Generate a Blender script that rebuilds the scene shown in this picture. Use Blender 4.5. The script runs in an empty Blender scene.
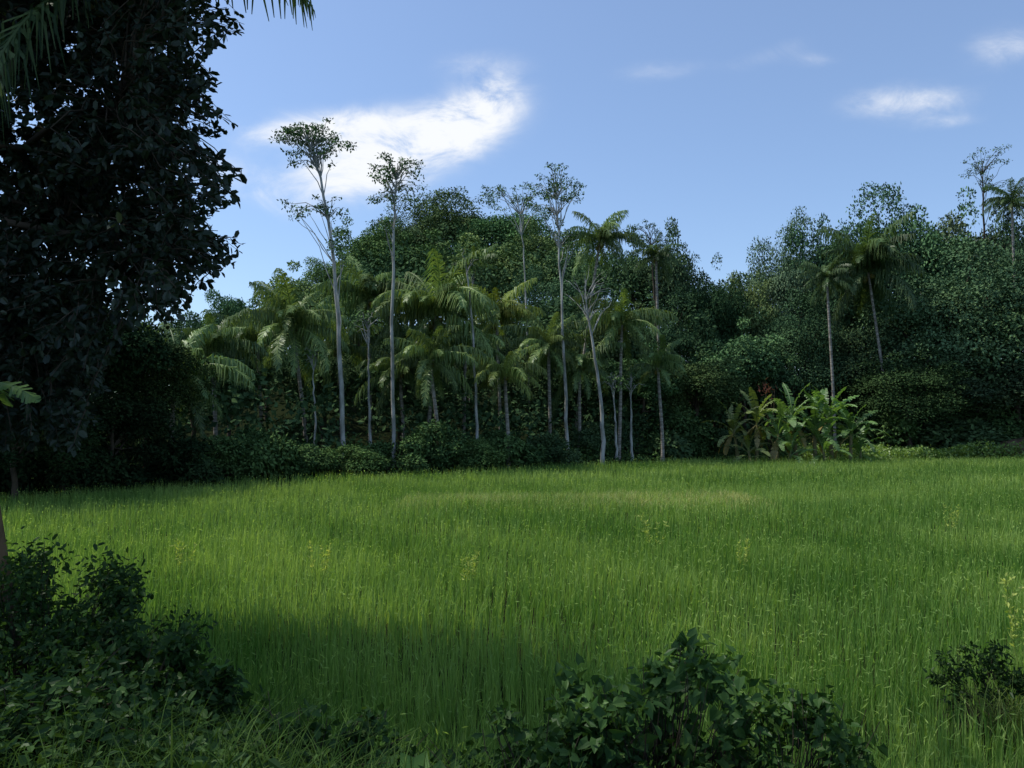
import bpy, math, numpy as np
rng = np.random.default_rng(7)
S = bpy.context.scene; COL = S.collection
T = math.radians(2.93); F = 800.0; CZ = 2.8
def at(px, py, Y):
    x = (px-512)/F; u = (384-py)/F
    dy = math.cos(T)-u*math.sin(T); dz = math.sin(T)+u*math.cos(T)
    return np.array([x/dy*Y, Y, CZ+dz/dy*Y])
def U(a, b, n=None): return rng.uniform(a, b, n)
def nrm(v): return v/(np.linalg.norm(v, axis=-1, keepdims=True)+1e-9)
def sst(t): t = np.clip(t, 0, 1); return t*t*(3-2*t)
# ---------------------------------------------------------------- terrain
EX = [-90, -40, -18.6, -14, -10, -3.5, 3, 14, 41, 120]
EY = [14, 22, 29, 34, 39, 43, 50, 59, 65, 70]
def edge(x): return np.interp(x, EX, EY)
def ybank(x): return np.interp(x, [-10, -5, -2.2, 0, 2, 6, 20], [9.5, 8.0, 6.6, 5.6, 5.2, 4.8, 4.6])
def wob(x, y, s=1.0, k=0.0):
    return (np.sin(x*1.3*s+y*.7*s+k)+np.sin(-x*.8*s+y*1.9*s+1.7+k)+np.sin(x*2.7*s+y*2.1*s+4.1+k)*.6+np.sin(x*.31*s-y*.43*s+k))/3.6
def hgt(x, y):
    x = np.asarray(x, float); y = np.asarray(y, float)
    d = y-edge(x)
    h = .45*sst(d/3.0)
    h = h+sst((d-8)/45)*(17*np.exp(-((x+8)/42)**2-((y-118)/42)**2)+9*np.exp(-((x-62)/30)**2-((y-105)/40)**2))
    h = h+sst(d/12)*.35*wob(x, y, .3)
    b = 1.15*sst((ybank(x)-y)/3.2)
    return h+b*(1+.06*wob(x, y, 1.4))
# ---------------------------------------------------------------- mesh helpers
def make_mesh(name, V, Q, mat, tint=None, smooth=False):
    V = np.asarray(V, np.float32); Q = np.asarray(Q, np.int32)
    me = bpy.data.meshes.new(name)
    me.vertices.add(len(V)); me.vertices.foreach_set('co', V.ravel())
    me.loops.add(Q.size); me.loops.foreach_set('vertex_index', Q.ravel())
    me.polygons.add(len(Q)); me.polygons.foreach_set('loop_start', np.arange(0, Q.size, 4, dtype=np.int32))
    me.update(calc_edges=True)
    if tint is not None:
        a = me.attributes.new('tint', 'FLOAT', 'FACE'); a.data.foreach_set('value', np.asarray(tint, np.float32))
    me.polygons.foreach_set('use_smooth', np.full(len(Q), smooth))
    me.materials.append(mat)
    return me
class MB:
    def __init__(s): s.V = []; s.Q = []; s.t = []; s.n = 0
    def add(s, V, Q, t=None):
        s.V.append(V); s.Q.append(np.asarray(Q)+s.n); s.n += len(V)
        s.t.append(np.full(len(Q), .5) if t is None else (np.full(len(Q), t) if np.isscalar(t) else t)); return s
    def mesh(s, name, mat, smooth=False):
        return make_mesh(name, np.concatenate(s.V), np.concatenate(s.Q), mat, np.concatenate(s.t), smooth)
def tube(pts, rad, n=7):
    pts = np.asarray(pts, float); k = len(pts); rad = np.broadcast_to(np.asarray(rad, float), (k,))
    tg = nrm(np.gradient(pts, axis=0)); ref = np.array([0, 1, 0.]) if abs(tg[0, 2]) > .5 else np.array([0, 0, 1.])
    a = nrm(np.cross(tg, ref)); b = np.cross(tg, a)
    th = np.linspace(0, 2*np.pi, n, endpoint=False)
    V = pts[:, None]+rad[:, None, None]*(a[:, None]*np.cos(th)[None, :, None]+b[:, None]*np.sin(th)[None, :, None])
    i = np.arange(k-1)[:, None]*n; j = np.arange(n)[None]; j2 = (j+1) % n
    Q = np.stack([i+j, i+j2, i+n+j2, i+n+j], -1).reshape(-1, 4)
    return V.reshape(-1, 3), Q
def bend(a, b, n=5, sag=0.0, jit=0.0):
    a = np.asarray(a, float); b = np.asarray(b, float); t = np.linspace(0, 1, n)[:, None]
    p = a+(b-a)*t; p[:, 2] += (np.sin(t[:, 0]*np.pi))*sag
    if jit: p[1:-1] += rng.normal(0, jit, (n-2, 3))
    return p
def leaf1(P, D, N, L, W, droop=.12):
    D = nrm(D); Sd = nrm(np.cross(D, N)); N = np.cross(Sd, D)
    L = np.broadcast_to(L, (len(P),))[:, None]; W = np.broadcast_to(W, (len(P),))[:, None]
    m = P+D*L*.45
    V = np.stack([P, m+Sd*W/2, P+D*L-N*L*droop, m-Sd*W/2], 1).reshape(-1, 3)
    return V, np.arange(len(P)*4).reshape(-1, 4)
SHAPES = {'heart': [(0, 0), (.42, -.14), (.46, .38), (0, 1)], 'oval': [(0, 0), (.34, .25), (.38, .72), (0, 1)], 'lance': [(0, 0), (.4, .22), (.34, .6), (0, 1)]}
def leaf2(P, D, N, L, W, shape='oval', fold=.25, droop=.15):
    D = nrm(D); Sd = nrm(np.cross(D, N)); N = np.cross(Sd, D)
    L = np.broadcast_to(L, (len(P),))[:, None]; W = np.broadcast_to(W, (len(P),))[:, None]
    pts = []
    for sgn in (1, -1):
        for (s, l) in SHAPES[shape]:
            pts.append(P+Sd*W*s*sgn+D*L*l+N*(abs(s)*W*fold-L*droop*l*l))
    V = np.stack(pts, 1).reshape(-1, 3)
    b = np.arange(len(P))[:, None]*8
    Q = np.stack([b+np.array([[0, 1, 2, 3]]), b+np.array([[7, 6, 5, 4]])], 1).reshape(-1, 4)
    return V, Q
def sphere(c, r, n=6):
    z = np.linspace(-1, 1, n)*.985; rr = np.sqrt(1-z*z)*r
    pts = np.array([[0, 0, q*r] for q in z])+np.asarray(c)
    return tube(pts, rr, 7)
# ---------------------------------------------------------------- objects
def tag(o, label=None, cat=None, group=None, kind=None):
    if label: o['label'] = label
    if cat: o['category'] = cat
    if group: o['group'] = group
    if kind: o['kind'] = kind
    return o
def root(name, loc, label, cat, group=None, rz=0.0):
    o = bpy.data.objects.new(name, None); COL.objects.link(o); o.location = tuple(float(v) for v in loc); o.rotation_euler.z = rz
    o.empty_display_size = .3
    return tag(o, label, cat, group)
def put(name, me, parent=None, loc=(0, 0, 0), rot=(0, 0, 0), sc=(1, 1, 1), color=None):
    o = bpy.data.objects.new(name, me); COL.objects.link(o)
    o.parent = parent; o.location = tuple(float(v) for v in loc); o.rotation_euler = rot; o.scale = sc
    if color is not None: o.color = (*color, 1)
    return o
# ---------------------------------------------------------------- materials
def nt(name):
    m = bpy.data.materials.new(name); m.use_nodes = True; t = m.node_tree; t.nodes.clear()
    return m, t, t.nodes, t.links
def mixc(N, Lk, a, b, f, mode='MIX'):
    n = N.new('ShaderNodeMix'); n.data_type = 'RGBA'; n.blend_type = mode
    for sock, v in ((n.inputs[0], f), (n.inputs[6], a), (n.inputs[7], b)):
        if hasattr(v, 'is_linked'): Lk.new(v, sock)
        elif isinstance(v, (int, float)): sock.default_value = v
        else: sock.default_value = (*v, 1)
    return n.outputs[2]
def leaf_mat(name, c1, c2, trans=.3, gloss=0.0, patch=None, pscale=.25):
    m, t, N, Lk = nt(name)
    at_ = N.new('ShaderNodeAttribute'); at_.attribute_name = 'tint'
    col = mixc(N, Lk, c1, c2, at_.outputs['Fac'])
    if patch:
        g = N.new('ShaderNodeNewGeometry'); no = N.new('ShaderNodeTexNoise'); no.inputs['Scale'].default_value = pscale; no.inputs['Detail'].default_value = 5
        Lk.new(g.outputs['Position'], no.inputs['Vector'])
        r = N.new('ShaderNodeMapRange'); r.inputs[1].default_value = .42; r.inputs[2].default_value = .6; Lk.new(no.outputs['Fac'], r.inputs[0])
        col = mixc(N, Lk, col, mixc(N, Lk, col, patch, 1.0, 'MULTIPLY'), r.outputs[0])
    oi = N.new('ShaderNodeObjectInfo')
    col = mixc(N, Lk, col, oi.outputs['Color'], 1.0, 'MULTIPLY')
    p = N.new('ShaderNodeBsdfDiffuse'); Lk.new(col, p.inputs['Color']); res = p.outputs[0]
    if trans:
        tr = N.new('ShaderNodeBsdfTranslucent'); Lk.new(mixc(N, Lk, col, (1.5, 1.5, .6), 1.0, 'MULTIPLY'), tr.inputs['Color'])
        mx = N.new('ShaderNodeMixShader'); mx.inputs[0].default_value = trans
        Lk.new(p.outputs[0], mx.inputs[1]); Lk.new(tr.outputs[0], mx.inputs[2]); res = mx.outputs[0]
    if gloss:
        gl = N.new('ShaderNodeBsdfGlossy'); gl.inputs['Roughness'].default_value = .42; gl.inputs['Color'].default_value = (1, 1, 1, 1)
        m2 = N.new('ShaderNodeMixShader'); m2.inputs[0].default_value = gloss; Lk.new(res, m2.inputs[1]); Lk.new(gl.outputs[0], m2.inputs[2]); res = m2.outputs[0]
    o = N.new('ShaderNodeOutputMaterial'); Lk.new(res, o.inputs[0])
    return m
def bark_mat(name, c1, c2, sc=3.0, stretch=(1, 1, .3), lo=.4, hi=.6):
    m, t, N, Lk = nt(name)
    tc = N.new('ShaderNodeTexCoord'); mp = N.new('ShaderNodeMapping'); mp.inputs['Scale'].default_value = stretch; Lk.new(tc.outputs['Object'], mp.inputs[0])
    no = N.new('ShaderNodeTexNoise'); no.inputs['Scale'].default_value = sc; no.inputs['Detail'].default_value = 6; Lk.new(mp.outputs[0], no.inputs['Vector'])
    r = N.new('ShaderNodeMapRange'); r.inputs[1].default_value = lo; r.inputs[2].default_value = hi; Lk.new(no.outputs['Fac'], r.inputs[0])
    col = mixc(N, Lk, c1, c2, r.outputs[0])
    p = N.new('ShaderNodeBsdfDiffuse'); Lk.new(col, p.inputs['Color'])
    b = N.new('ShaderNodeBump'); b.inputs['Strength'].default_value = .5; b.inputs['Distance'].default_value = .02; Lk.new(no.outputs['Fac'], b.inputs['Height']); Lk.new(b.outputs[0], p.inputs['Normal'])
    o = N.new('ShaderNodeOutputMaterial'); Lk.new(p.outputs[0], o.inputs[0])
    return m
M_forest = leaf_mat('forest_leaf', (.05, .09, .04), (.14, .2, .075), 0)
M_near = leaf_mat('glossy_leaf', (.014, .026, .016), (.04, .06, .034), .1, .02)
M_palm = leaf_mat('palm_leaf', (.065, .12, .045), (.2, .26, .09), .22, .02)
M_banana = leaf_mat('banana_leaf', (.12, .21, .06), (.26, .36, .13), .35, .03)
M_rice = leaf_mat('rice_blade', (.095, .205, .038), (.33, .45, .13), .4, 0, (.66, .76, .74), .3)
M_grass = leaf_mat('wild_grass', (.04, .085, .02), (.1, .16, .045), .3, .0, (.6, .65, .6), .8)
M_vine = leaf_mat('vine_leaf', (.03, .07, .02), (.09, .16, .045), .25, .008)
M_weed = leaf_mat('pale_weed', (.25, .35, .08), (.5, .55, .2), .4)
M_straw = leaf_mat('dry_grass', (.16, .25, .07), (.42, .42, .18), .3)
M_red = leaf_mat('red_leaf', (.1, .045, .035), (.2, .08, .06), .3)
M_pale = bark_mat('pale_bark', (.45, .44, .4), (.22, .22, .19))
M_bark = bark_mat('dark_bark', (.09, .07, .05), (.045, .038, .028))
M_palmbark = bark_mat('palm_bark', (.34, .31, .27), (.18, .16, .13), 4, (.3, .3, 2))
M_bstem = bark_mat('banana_stem', (.2, .17, .09), (.12, .14, .05), 3)
M_dry = bark_mat('dry_stem', (.15, .1, .055), (.07, .05, .03), 9)
M_soil = bark_mat('bare_soil', (.16, .11, .07), (.07, .055, .035), 2, (1, 1, 1))
M_nut = bark_mat('coconut_husk', (.2, .16, .05), (.1, .1, .03), 6)
def ground_mat():
    m, t, N, Lk = nt('earth')
    g = N.new('ShaderNodeNewGeometry')
    no = N.new('ShaderNodeTexNoise'); no.inputs['Scale'].default_value = .35; no.inputs['Detail'].default_value = 8; Lk.new(g.outputs['Position'], no.inputs['Vector'])
    n2 = N.new('ShaderNodeTexNoise'); n2.inputs['Scale'].default_value = 9; n2.inputs['Detail'].default_value = 5; Lk.new(g.outputs['Position'], n2.inputs['Vector'])
    c = mixc(N, Lk, (.018, .03, .01), (.03, .034, .016), no.outputs['Fac'])
    c = mixc(N, Lk, c, (.01, .013, .006), n2.outputs['Fac'])
    p = N.new('ShaderNodeBsdfDiffuse'); Lk.new(c, p.inputs['Color'])
    b = N.new('ShaderNodeBump'); b.inputs['Strength'].default_value = .6; b.inputs['Distance'].default_value = .05; Lk.new(n2.outputs['Fac'], b.inputs['Height']); Lk.new(b.outputs[0], p.inputs['Normal'])
    o = N.new('ShaderNodeOutputMaterial'); Lk.new(p.outputs[0], o.inputs[0]); return m
M_ground = ground_mat()
# ---------------------------------------------------------------- ground
def axis(lo, hi, mid0, mid1, fine, n):
    a = np.concatenate([-np.geomspace(1, mid0-lo+1, n)[::-1]+1+mid0, np.arange(mid0, mid1, fine)[1:], np.geomspace(1, hi-mid1+1, n)-1+mid1]); return a
gx = axis(-900, 900, -60, 80, 1.0, 30); gy = axis(-300, 1500, -4, 16, .35, 60)
X, Y = np.meshgrid(gx, gy); Z = hgt(X, Y)
nx, ny = len(gx), len(gy); i = np.arange(ny-1)[:, None]*nx+np.arange(nx-1)[None]
put('ground', make_mesh('ground', np.stack([X, Y, Z], -1).reshape(-1, 3), np.stack([i, i+1, i+nx+1, i+nx], -1).reshape(-1, 4), M_ground, smooth=True))
bpy.data.objects['ground']['kind'] = 'structure'
bu = MB(); bp = np.array([[-3.2, 27.4, .02], [-1, 27.9, .05], [1.5, 27.6, .06], [4, 28.4, .06], [6.6, 28.6, .05], [8, 28.3, .02]])
V, Q = tube(bp, [.12, .35, .38, .36, .3, .1], 10); V[:, 2] = np.minimum(V[:, 2], .2); bu.add(V, Q)
tag(put('field_bund', bu.mesh('field_bund', M_ground, True)), kind='structure')
sp_ = np.array([[36.5, 62.6, .3], [38.5, 63.0, .75], [41, 63.4, 1.0], [44, 64.0, 1.05], [50, 65.0, .8]]); V, Q = tube(sp_, [.3, .8, .95, 1.0, .6], 12); V += .1*np.sin(V[:, [1, 2, 0]]*5)
tag(put('soil_bank', MB().add(V, Q).mesh('soil_bank', M_soil, True)), kind='structure')
def near_bund(x, y):
    yc = np.interp(x, bp[:, 0], bp[:, 1])
    return (np.abs(y-yc) < 1.0+1.5*wob(x, y, 1.1)) & (x > -3.3) & (x < 8.1) & (wob(x, y, .8, 1) > -.3)
# ---------------------------------------------------------------- blades
def blades(x, y, z, h, lean, w, seg, az=None):
    n = len(x); az = U(0, 2*np.pi, n) if az is None else az
    dx, dy = np.cos(az), np.sin(az); fa = az+np.pi/2+U(-.6, .6, n); sx, sy = np.cos(fa), np.sin(fa)
    t = np.linspace(0, 1, seg+1)
    prof = {2: [1, .85, .08], 3: [.8, 1, .75, .06], 4: [.7, 1, .9, .6, .05], 5: [.6, 1, 1, .8, .5, .04]}[seg]
    Vs = []
    for k, tt in enumerate(t):
        off = lean*h*tt**2.2; cz = z+h*tt*(1-.35*lean*tt**2)
        ww = w*prof[k]*.5
        cx, cy = x+dx*off, y+dy*off
        Vs.append(np.stack([cx-sx*ww, cy-sy*ww, cz], -1)); Vs.append(np.stack([cx+sx*ww, cy+sy*ww, cz], -1))
    V = np.stack(Vs, 1).reshape(-1, 3); b = np.arange(n)[:, None, None]*(2*(seg+1)); k = np.arange(seg)[None, :, None]*2
    Q = (b+k+np.array([0, 1, 3, 2])[None, None]).reshape(-1, 4)
    return V, Q
rb = MB()
def cellr(x, y, s):
    c = np.sin(np.floor(x*s)*12.9898+np.floor(y*s)*78.233)*43758.5; return c-np.floor(c)
for (y0, y1, dens, w, seg) in [(3.5, 9, 680, .009, 3), (9, 18, 330, .012, 3), (18, 34, 135, .018, 2), (34, 68, 58, .032, 2)]:
    hw = .74*y1+2; n = int(2*hw*(y1-y0)*dens)
    x = U(-hw, hw, n); y = U(y0, y1, n)
    k = (np.abs(x) < .74*y+2) & (y > ybank(x)-.35+.3*wob(x, y, 2)) & (y < edge(x)-.1+.5*wob(x, y, .9)) & ~near_bund(x, y)
    if y0 < 12: k &= ~(((x-4.5)/.6)**2+((y-7.4)/.6)**2 < 1)
    k &= (U(0, 1, n) < .88+.25*wob(x, y, 1.9, 2)+.15*wob(x, y, .6, 4))
    x, y = x[k], y[k]; n = len(x)
    if y0 < 18:
        cs = .2; qx = np.round(x/cs)*cs+.07*np.sin(y*40); qy = np.round(y/cs)*cs+.07*np.sin(x*37)
        x = x+(qx-x)*.4*U(0, 1, n); y = y+(qy-y)*.4*U(0, 1, n)
    cl = cellr(x+.1*np.sin(y*9), y+.1*np.sin(x*9), 3.4)
    h = (.56+.08*wob(x, y, .5)+.07*wob(x, y, 2.2)+.1*(cl-.5))*U(.45, 1.12, n)
    lean = np.abs(rng.normal(.07, .15, n))+.02
    V, Q = blades(x, y, hgt(x, y)-.02, h, lean, w*U(.7, 1.25, n), seg, U(0, 6.283, n))
    tint = np.clip(U(0, 1, n)**1.5*.7+.34*wob(x, y, .25)+.3*wob(x, y, .9, 3)+.24*(cl-.5)+.2, -.2, 1.1)
    rb.add(V, Q, np.repeat(tint, seg))
    m_ = int(n*.13); j = rng.choice(n, m_, replace=False); P = np.stack([x[j]+U(-.02, .02, m_), y[j], hgt(x[j], y[j])+h[j]*U(.85, 1.02, m_)], -1)
    V, Q = leaf1(P, nrm(np.stack([U(-.8, .8, m_), U(-.8, .8, m_), U(-.3, 1, m_)], -1)), rng.normal(0, 1, (m_, 3)), U(.05, .1, m_), w*1.4)
    rb.add(V, Q, np.where(wob(x[j], y[j], .45, 2) > -.1, U(.9, 1.6, m_), U(.5, 1, m_)))
tag(put('rice_crop', rb.mesh('rice_crop', M_rice)), 'bright green rice crop filling the whole flat paddy field', 'rice', kind='stuff')
n = 20000; x = U(-3.8, 8.6, n); yc = np.interp(x, bp[:, 0], bp[:, 1]); y = yc+rng.normal(0, 1.2, n)
V, Q = blades(x, y, .02+0*x, U(.2, .5, n), U(.2, 1.1, n), .02, 2); g = MB().add(V, Q, np.repeat(np.clip(U(0, 1, n)*.7+(x > 4)*.3, 0, 1), 2))
tag(put('bund_grass', g.mesh('bund_grass', M_straw)), 'short straw coloured grass on the low bund crossing the paddy', 'grass', kind='stuff')
n = 44000; x = U(-6.5, 7, n); y = U(2.2, 7.8, n); k = (y < ybank(x)+.3+.4*wob(x, y, 1.5)) & (wob(x, y, 1.1, 2) > -.8) & ((x > -2) | (U(0, 1, n) < .35)); x, y = x[k], y[k]; n = len(x)
V, Q = blades(x, y, hgt(x, y)-.02, U(.2, .62, n)*(1+.35*wob(x, y, .9)), U(.15, 1.0, n), U(.005, .01, n), 4); g = MB().add(V, Q, np.repeat(U(0, 1, n)**2.2, 4))
tag(put('bank_grass', g.mesh('bank_grass', M_grass)), 'tangled wild grass covering the shaded near bank', 'grass', kind='stuff')
n = 60000; x = U(-6.5, 6, n); y = U(2.2, 7, n); k = (y < ybank(x)-.1) & (wob(x, y, 1.3, 5) > -.75); x, y = x[k], y[k]; n = len(x)
P = np.stack([x, y, hgt(x, y)+U(0, .36, n)*(1.1+wob(x, y, 1.2))], -1)
D = nrm(np.stack([U(-1, 1, n), U(-1, 1, n), U(-.3, .6, n)], -1)); N_ = nrm(rng.normal(0, .6, (n, 3))+[0, -.2, .8])
V, Q = leaf2(P, D, N_, U(.03, .08, n), U(.02, .055, n), 'oval'); g = MB().add(V, Q, np.repeat(U(0, 1, n)**1.6, 2))
tag(put('ground_cover', g.mesh('ground_cover', M_vine), color=(.75, .78, .75)), 'low leafy creepers carpeting the near bank between the grass', 'ground cover', kind='stuff')
# ---------------------------------------------------------------- broadleaf crowns
def cloud(lobes, nleaf, L, W, flat=.72, inner=.35):
    lobes = np.array(lobes); p = lobes[:, 3]**2; p = p/p.sum()
    idx = rng.choice(len(lobes), nleaf, p=p); d = nrm(rng.normal(0, 1, (nleaf, 3))); d[:, 2] = np.where((d[:, 2] < -.2) & (U(0, 1, nleaf) < .6), -d[:, 2], d[:, 2])
    r = lobes[idx, 3]*(1-inner*U(0, 1, nleaf)**2)*(1+.22*np.sin(d[:, 0]*7+idx)*np.sin(d[:, 1]*6+idx*2)*np.cos(d[:, 2]*5+idx)+.1*rng.normal(0, 1, nleaf))
    P = lobes[idx, :3]+d*r[:, None]*[1, 1, flat]
    D = nrm(d*.6+rng.normal(0, .6, (nleaf, 3))+[0, 0, -.25]); N_ = nrm(d*1.0+rng.normal(0, .42, (nleaf, 3))+[0, 0, .7])
    sz = U(.7, 1.3, nleaf)
    V, Q = leaf1(P, D, N_, L*sz, W*sz)
    lt = U(-.25, .3, len(lobes))
    return V, Q, np.clip(U(0, 1, nleaf)**1.3*.7+.12+lt[idx], -.1, 1.1)
def make_broad(H, Wd, nl, nleaf, z0, L, ragged):
    lobes = []; cz = (z0+H)/2; a = Wd/2; c = (H-z0)/2
    for k in range(nl):
        d = nrm(rng.normal(0, 1, 3)); d[2] = d[2] if d[2] > -.5 else -d[2]*.6
        r = U(.12, .24)*Wd; q = U(.45, 1.0)
        lobes.append([d[0]*(a-r*.5)*q, d[1]*(a-r*.5)*q, cz+d[2]*(c-r*.6)*q, r])
    for k in range(int(nl*.7)):
        d = nrm(rng.normal(0, 1, 3)); d[2] = abs(d[2]); r = U(.05, .1)*Wd; q = U(.85, 1.04+.12*ragged); lobes.append([d[0]*a*q, d[1]*a*q, cz+d[2]*c*q-r*.5, r])
    V, Q, t = cloud(lobes, nleaf, L, L*.58); cr = MB().add(V, Q, t).mesh('crown', M_forest)
    tb = MB(); top = H*.62; tp = bend((0, 0, -.3), (U(-.5, .5), U(-.5, .5), top), 7, 0, .12); tb.add(*tube(tp, np.linspace(H*.02, H*.008, 7), 8))
    for l in lobes[:12]:
        s = tp[int(U(3, 6.9))]; tb.add(*tube(bend(s, l[:3], 5, .3, .1), np.linspace(H*.008, .03, 5), 5))
    return tb.mesh('trunk', M_bark, True), cr
BR = [make_broad(14, 10, 22, 26000, 1.0, .25, 0), make_broad(14, 10, 30, 28000, 1.5, .21, .5), make_broad(14, 10, 17, 19000, .5, .31, 0), make_broad(14, 10, 36, 30000, .5, .2, 0), make_broad(14, 10, 18, 14000, 5, .27, 1)]
def broad(px, pt, wpx, Yd, v, col, label, cat='tree', group=None, name='broadleaf_tree'):
    p = at(px, pt, Yd); g = float(hgt(p[0], Yd)); H = p[2]-g; w = wpx/F*Yd
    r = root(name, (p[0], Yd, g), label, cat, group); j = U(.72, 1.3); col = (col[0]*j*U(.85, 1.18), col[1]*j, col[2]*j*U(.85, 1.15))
    rz = U(0, 6.28); sc = (w/10, w/10, H/14)
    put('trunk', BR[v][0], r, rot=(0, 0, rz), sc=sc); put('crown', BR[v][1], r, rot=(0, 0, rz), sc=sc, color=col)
G1 = (1.45, 1.42, 1.25); G2 = (1.05, 1.12, 1.12); G3 = (.72, .8, .85); GR = (1.02, 1.05, 1.25); G4 = (1.1, 1.2, 1.05)  # paler hill greens include painted haze; the grey one holds painted leaf highlights
trees = [
 (232, 276, 72, 62, 0, G2, 'small rounded dark tree at the left end of the skyline beside the overhanging tree'),
 (268, 284, 70, 66, 1, G2, 'low dark tree on the skyline left of the leaning tallest tree'),
 (303, 262, 84, 76, 2, G1, 'light green tree on the skyline behind the tallest slim tree'),
 (338, 244, 76, 86, 1, G1, 'light green tree between the two tallest slim trees'),
 (372, 212, 92, 98, 0, G1, 'hilltop tree on the left shoulder of the central hill'),
 (412, 194, 96, 104, 3, G2, 'hilltop tree just left of the hill summit'),
 (455, 181, 120, 108, 3, G1, 'broad domed green tree crowning the summit of the hill'),
 (503, 192, 100, 104, 1, G2, 'hilltop tree just right of the hill summit'),
 (542, 212, 84, 98, 0, G2, 'hilltop tree behind the slim tree with a feathery crown'),
 (585, 232, 84, 92, 2, G2, 'tree on the right slope of the hill behind the tall coconut palm'),
 (420, 232, 116, 90, 2, G1, 'big bright green tree halfway up the hill below the summit'),
 (485, 230, 124, 88, 0, G1, 'wide green tree in the middle of the hill above the palms'),
 (360, 262, 92, 80, 3, G2, 'dense tree on the hillside between the two slim trees, below the skyline'),
 (545, 262, 96, 80, 3, G2, 'dense dark tree on the right hillside behind thin trunks'),
 (638, 234, 70, 80, 4, G3, 'open ragged dark tree on the skyline right of the tall coconut palm'),
 (676, 228, 74, 76, 4, G3, 'loose crowned dark tree standing above the gap in the skyline'),
 (712, 250, 76, 74, 1, G3, 'dark tree at the lowest dip of the skyline, left side'),
 (744, 256, 70, 76, 0, G2, 'small rounded tree at the lowest dip of the skyline, right side'),
 (610, 290, 100, 74, 0, G3, 'dark tree behind the thin bare trunks right of centre'),
 (665, 286, 100, 72, 3, G3, 'dense very dark tree below the skyline dip'),
 (786, 206, 92, 78, 3, GR, 'grey green tree forming the left shoulder of the right hand woods'),
 (828, 200, 94, 76, 0, G3, 'dark upright tree left of the large drooping palm'),
 (878, 184, 130, 78, 3, GR, 'tall grey green tree on the right skyline behind the large drooping palm'),
 (935, 188, 120, 76, 1, GR, 'wide grey green tree on the right skyline between two taller crowns'),
 (985, 190, 120, 74, 0, GR, 'grey green tree on the skyline near the right edge'),
 (1030, 174, 104, 70, 3, G3, 'dark tall tree cut by the right edge of the picture'),
 (742, 318, 96, 68, 2, G2, 'medium tree directly behind the left banana plants'),
 (790, 290, 106, 70, 3, G3, 'dark tree rising behind the middle of the banana clump'),
 (846, 300, 110, 71, 1, G3, 'dark tree right behind the thin palm on the right'),
 (945, 240, 160, 68, 3, GR, 'huge dense tree with a silvery sheen in the right hand woods'),
 (1012, 262, 130, 67, 2, G3, 'dark lower tree at the right edge under the tall crown'),
 (905, 342, 120, 64.5, 3, G3, 'low dark tree beneath the drooping palm on the right'),
 (975, 350, 140, 67, 0, G3, 'low dark tree in the deep shade at lower right of the woods'),
 (1040, 346, 120, 67, 2, G3, 'lowest dark tree at the right edge above the bare soil'),
 (240, 330, 84, 52, 2, G3, 'dark tree behind the leftmost coconut palms'),
 (325, 338, 90, 58, 0, G3, 'dark tree behind the palm that leans beside the tallest tree'),
 (400, 326, 96, 60, 2, G3, 'dark tree in the shade between the paired centre palms'),
 (465, 312, 96, 64, 1, G3, 'dark tree behind the centre palm with long fronds'),
 (530, 320, 96, 64, 3, G3, 'dark tree behind the short yellowish palm'),
 (580, 346, 86, 62, 0, G3, 'low dark tree behind the white forked trunk'),
 (640, 344, 92, 62, 2, G2, 'low tree behind the palm right of the forked trunk'),
 (695, 345, 96, 64, 0, G3, 'low dark tree left of the banana clump'),
]
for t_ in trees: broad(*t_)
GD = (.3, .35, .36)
lefts = [
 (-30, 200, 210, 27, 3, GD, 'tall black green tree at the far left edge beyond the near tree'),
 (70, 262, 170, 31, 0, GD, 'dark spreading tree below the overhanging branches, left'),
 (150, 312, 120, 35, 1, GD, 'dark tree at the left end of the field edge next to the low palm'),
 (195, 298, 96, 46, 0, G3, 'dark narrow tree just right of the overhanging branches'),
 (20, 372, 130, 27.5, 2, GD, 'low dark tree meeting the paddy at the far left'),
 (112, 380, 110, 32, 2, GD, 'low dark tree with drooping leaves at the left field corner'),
]
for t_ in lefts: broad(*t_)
PX = [150, 210, 290, 340, 370, 450, 500, 560, 600, 650, 700, 735, 760, 800, 850, 900, 950, 1000, 1100]
PT = [290, 275, 265, 250, 215, 183, 195, 215, 228, 245, 256, 262, 215, 205, 192, 190, 190, 195, 175]
lob = []
while len(lob) < 600:
    px = U(-150, 1180); x0 = (px-512)/F; Yd = U(55, 122); x = x0*Yd; d = Yd-edge(x)
    if d < 9: continue
    top = at(px, np.interp(px, PX, PT)+26, Yd)[2]-1.5; g = float(hgt(x, Yd)); lo = g+.8
    if top < lo+1: continue
    lob.append([x, Yd, U(lo, min(top, g+14)), U(1.6, 2.8)])
while len(lob) < 1100:
    x = U(-55, 70); d = U(5.5, 17); yy_ = edge(x)+d; lob.append([x, yy_, float(hgt(x, yy_))+U(.3, 1)*min(5.5, 1.5+d*.4), U(1.0, 1.9)])
while len(lob) < 1280:
    x = U(18, 72); yy_ = U(82, 96); lob.append([x, yy_, float(hgt(x, yy_))+U(.5, 12), U(2.0, 3.0)])
V, Q, t_ = cloud(lob, 135000, .42, .26); wd = MB().add(V, Q, t_)
tag(put('distant_wood', wd.mesh('distant_wood', M_forest), color=(.6, .7, .74)), 'dense dark wood closing the spaces between the trees on the hill', 'wood', kind='stuff')  # tint lightened to lift the shade and stand in for haze
n = 50000; x = U(-42, 60, n); y = edge(x)+U(.2, 8, n); P = np.stack([x, y, hgt(x, y)+U(0, 1, n)**1.2*(1.0+1.1*wob(x, y, .7))*np.clip((y-edge(x))/3, .2, 1.6)], -1)
V, Q = leaf1(P, nrm(rng.normal(0, 1, (n, 3))), nrm(rng.normal(0, .6, (n, 3))+[0, 0, 1]), U(.14, .3, n), U(.08, .16, n))
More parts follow.
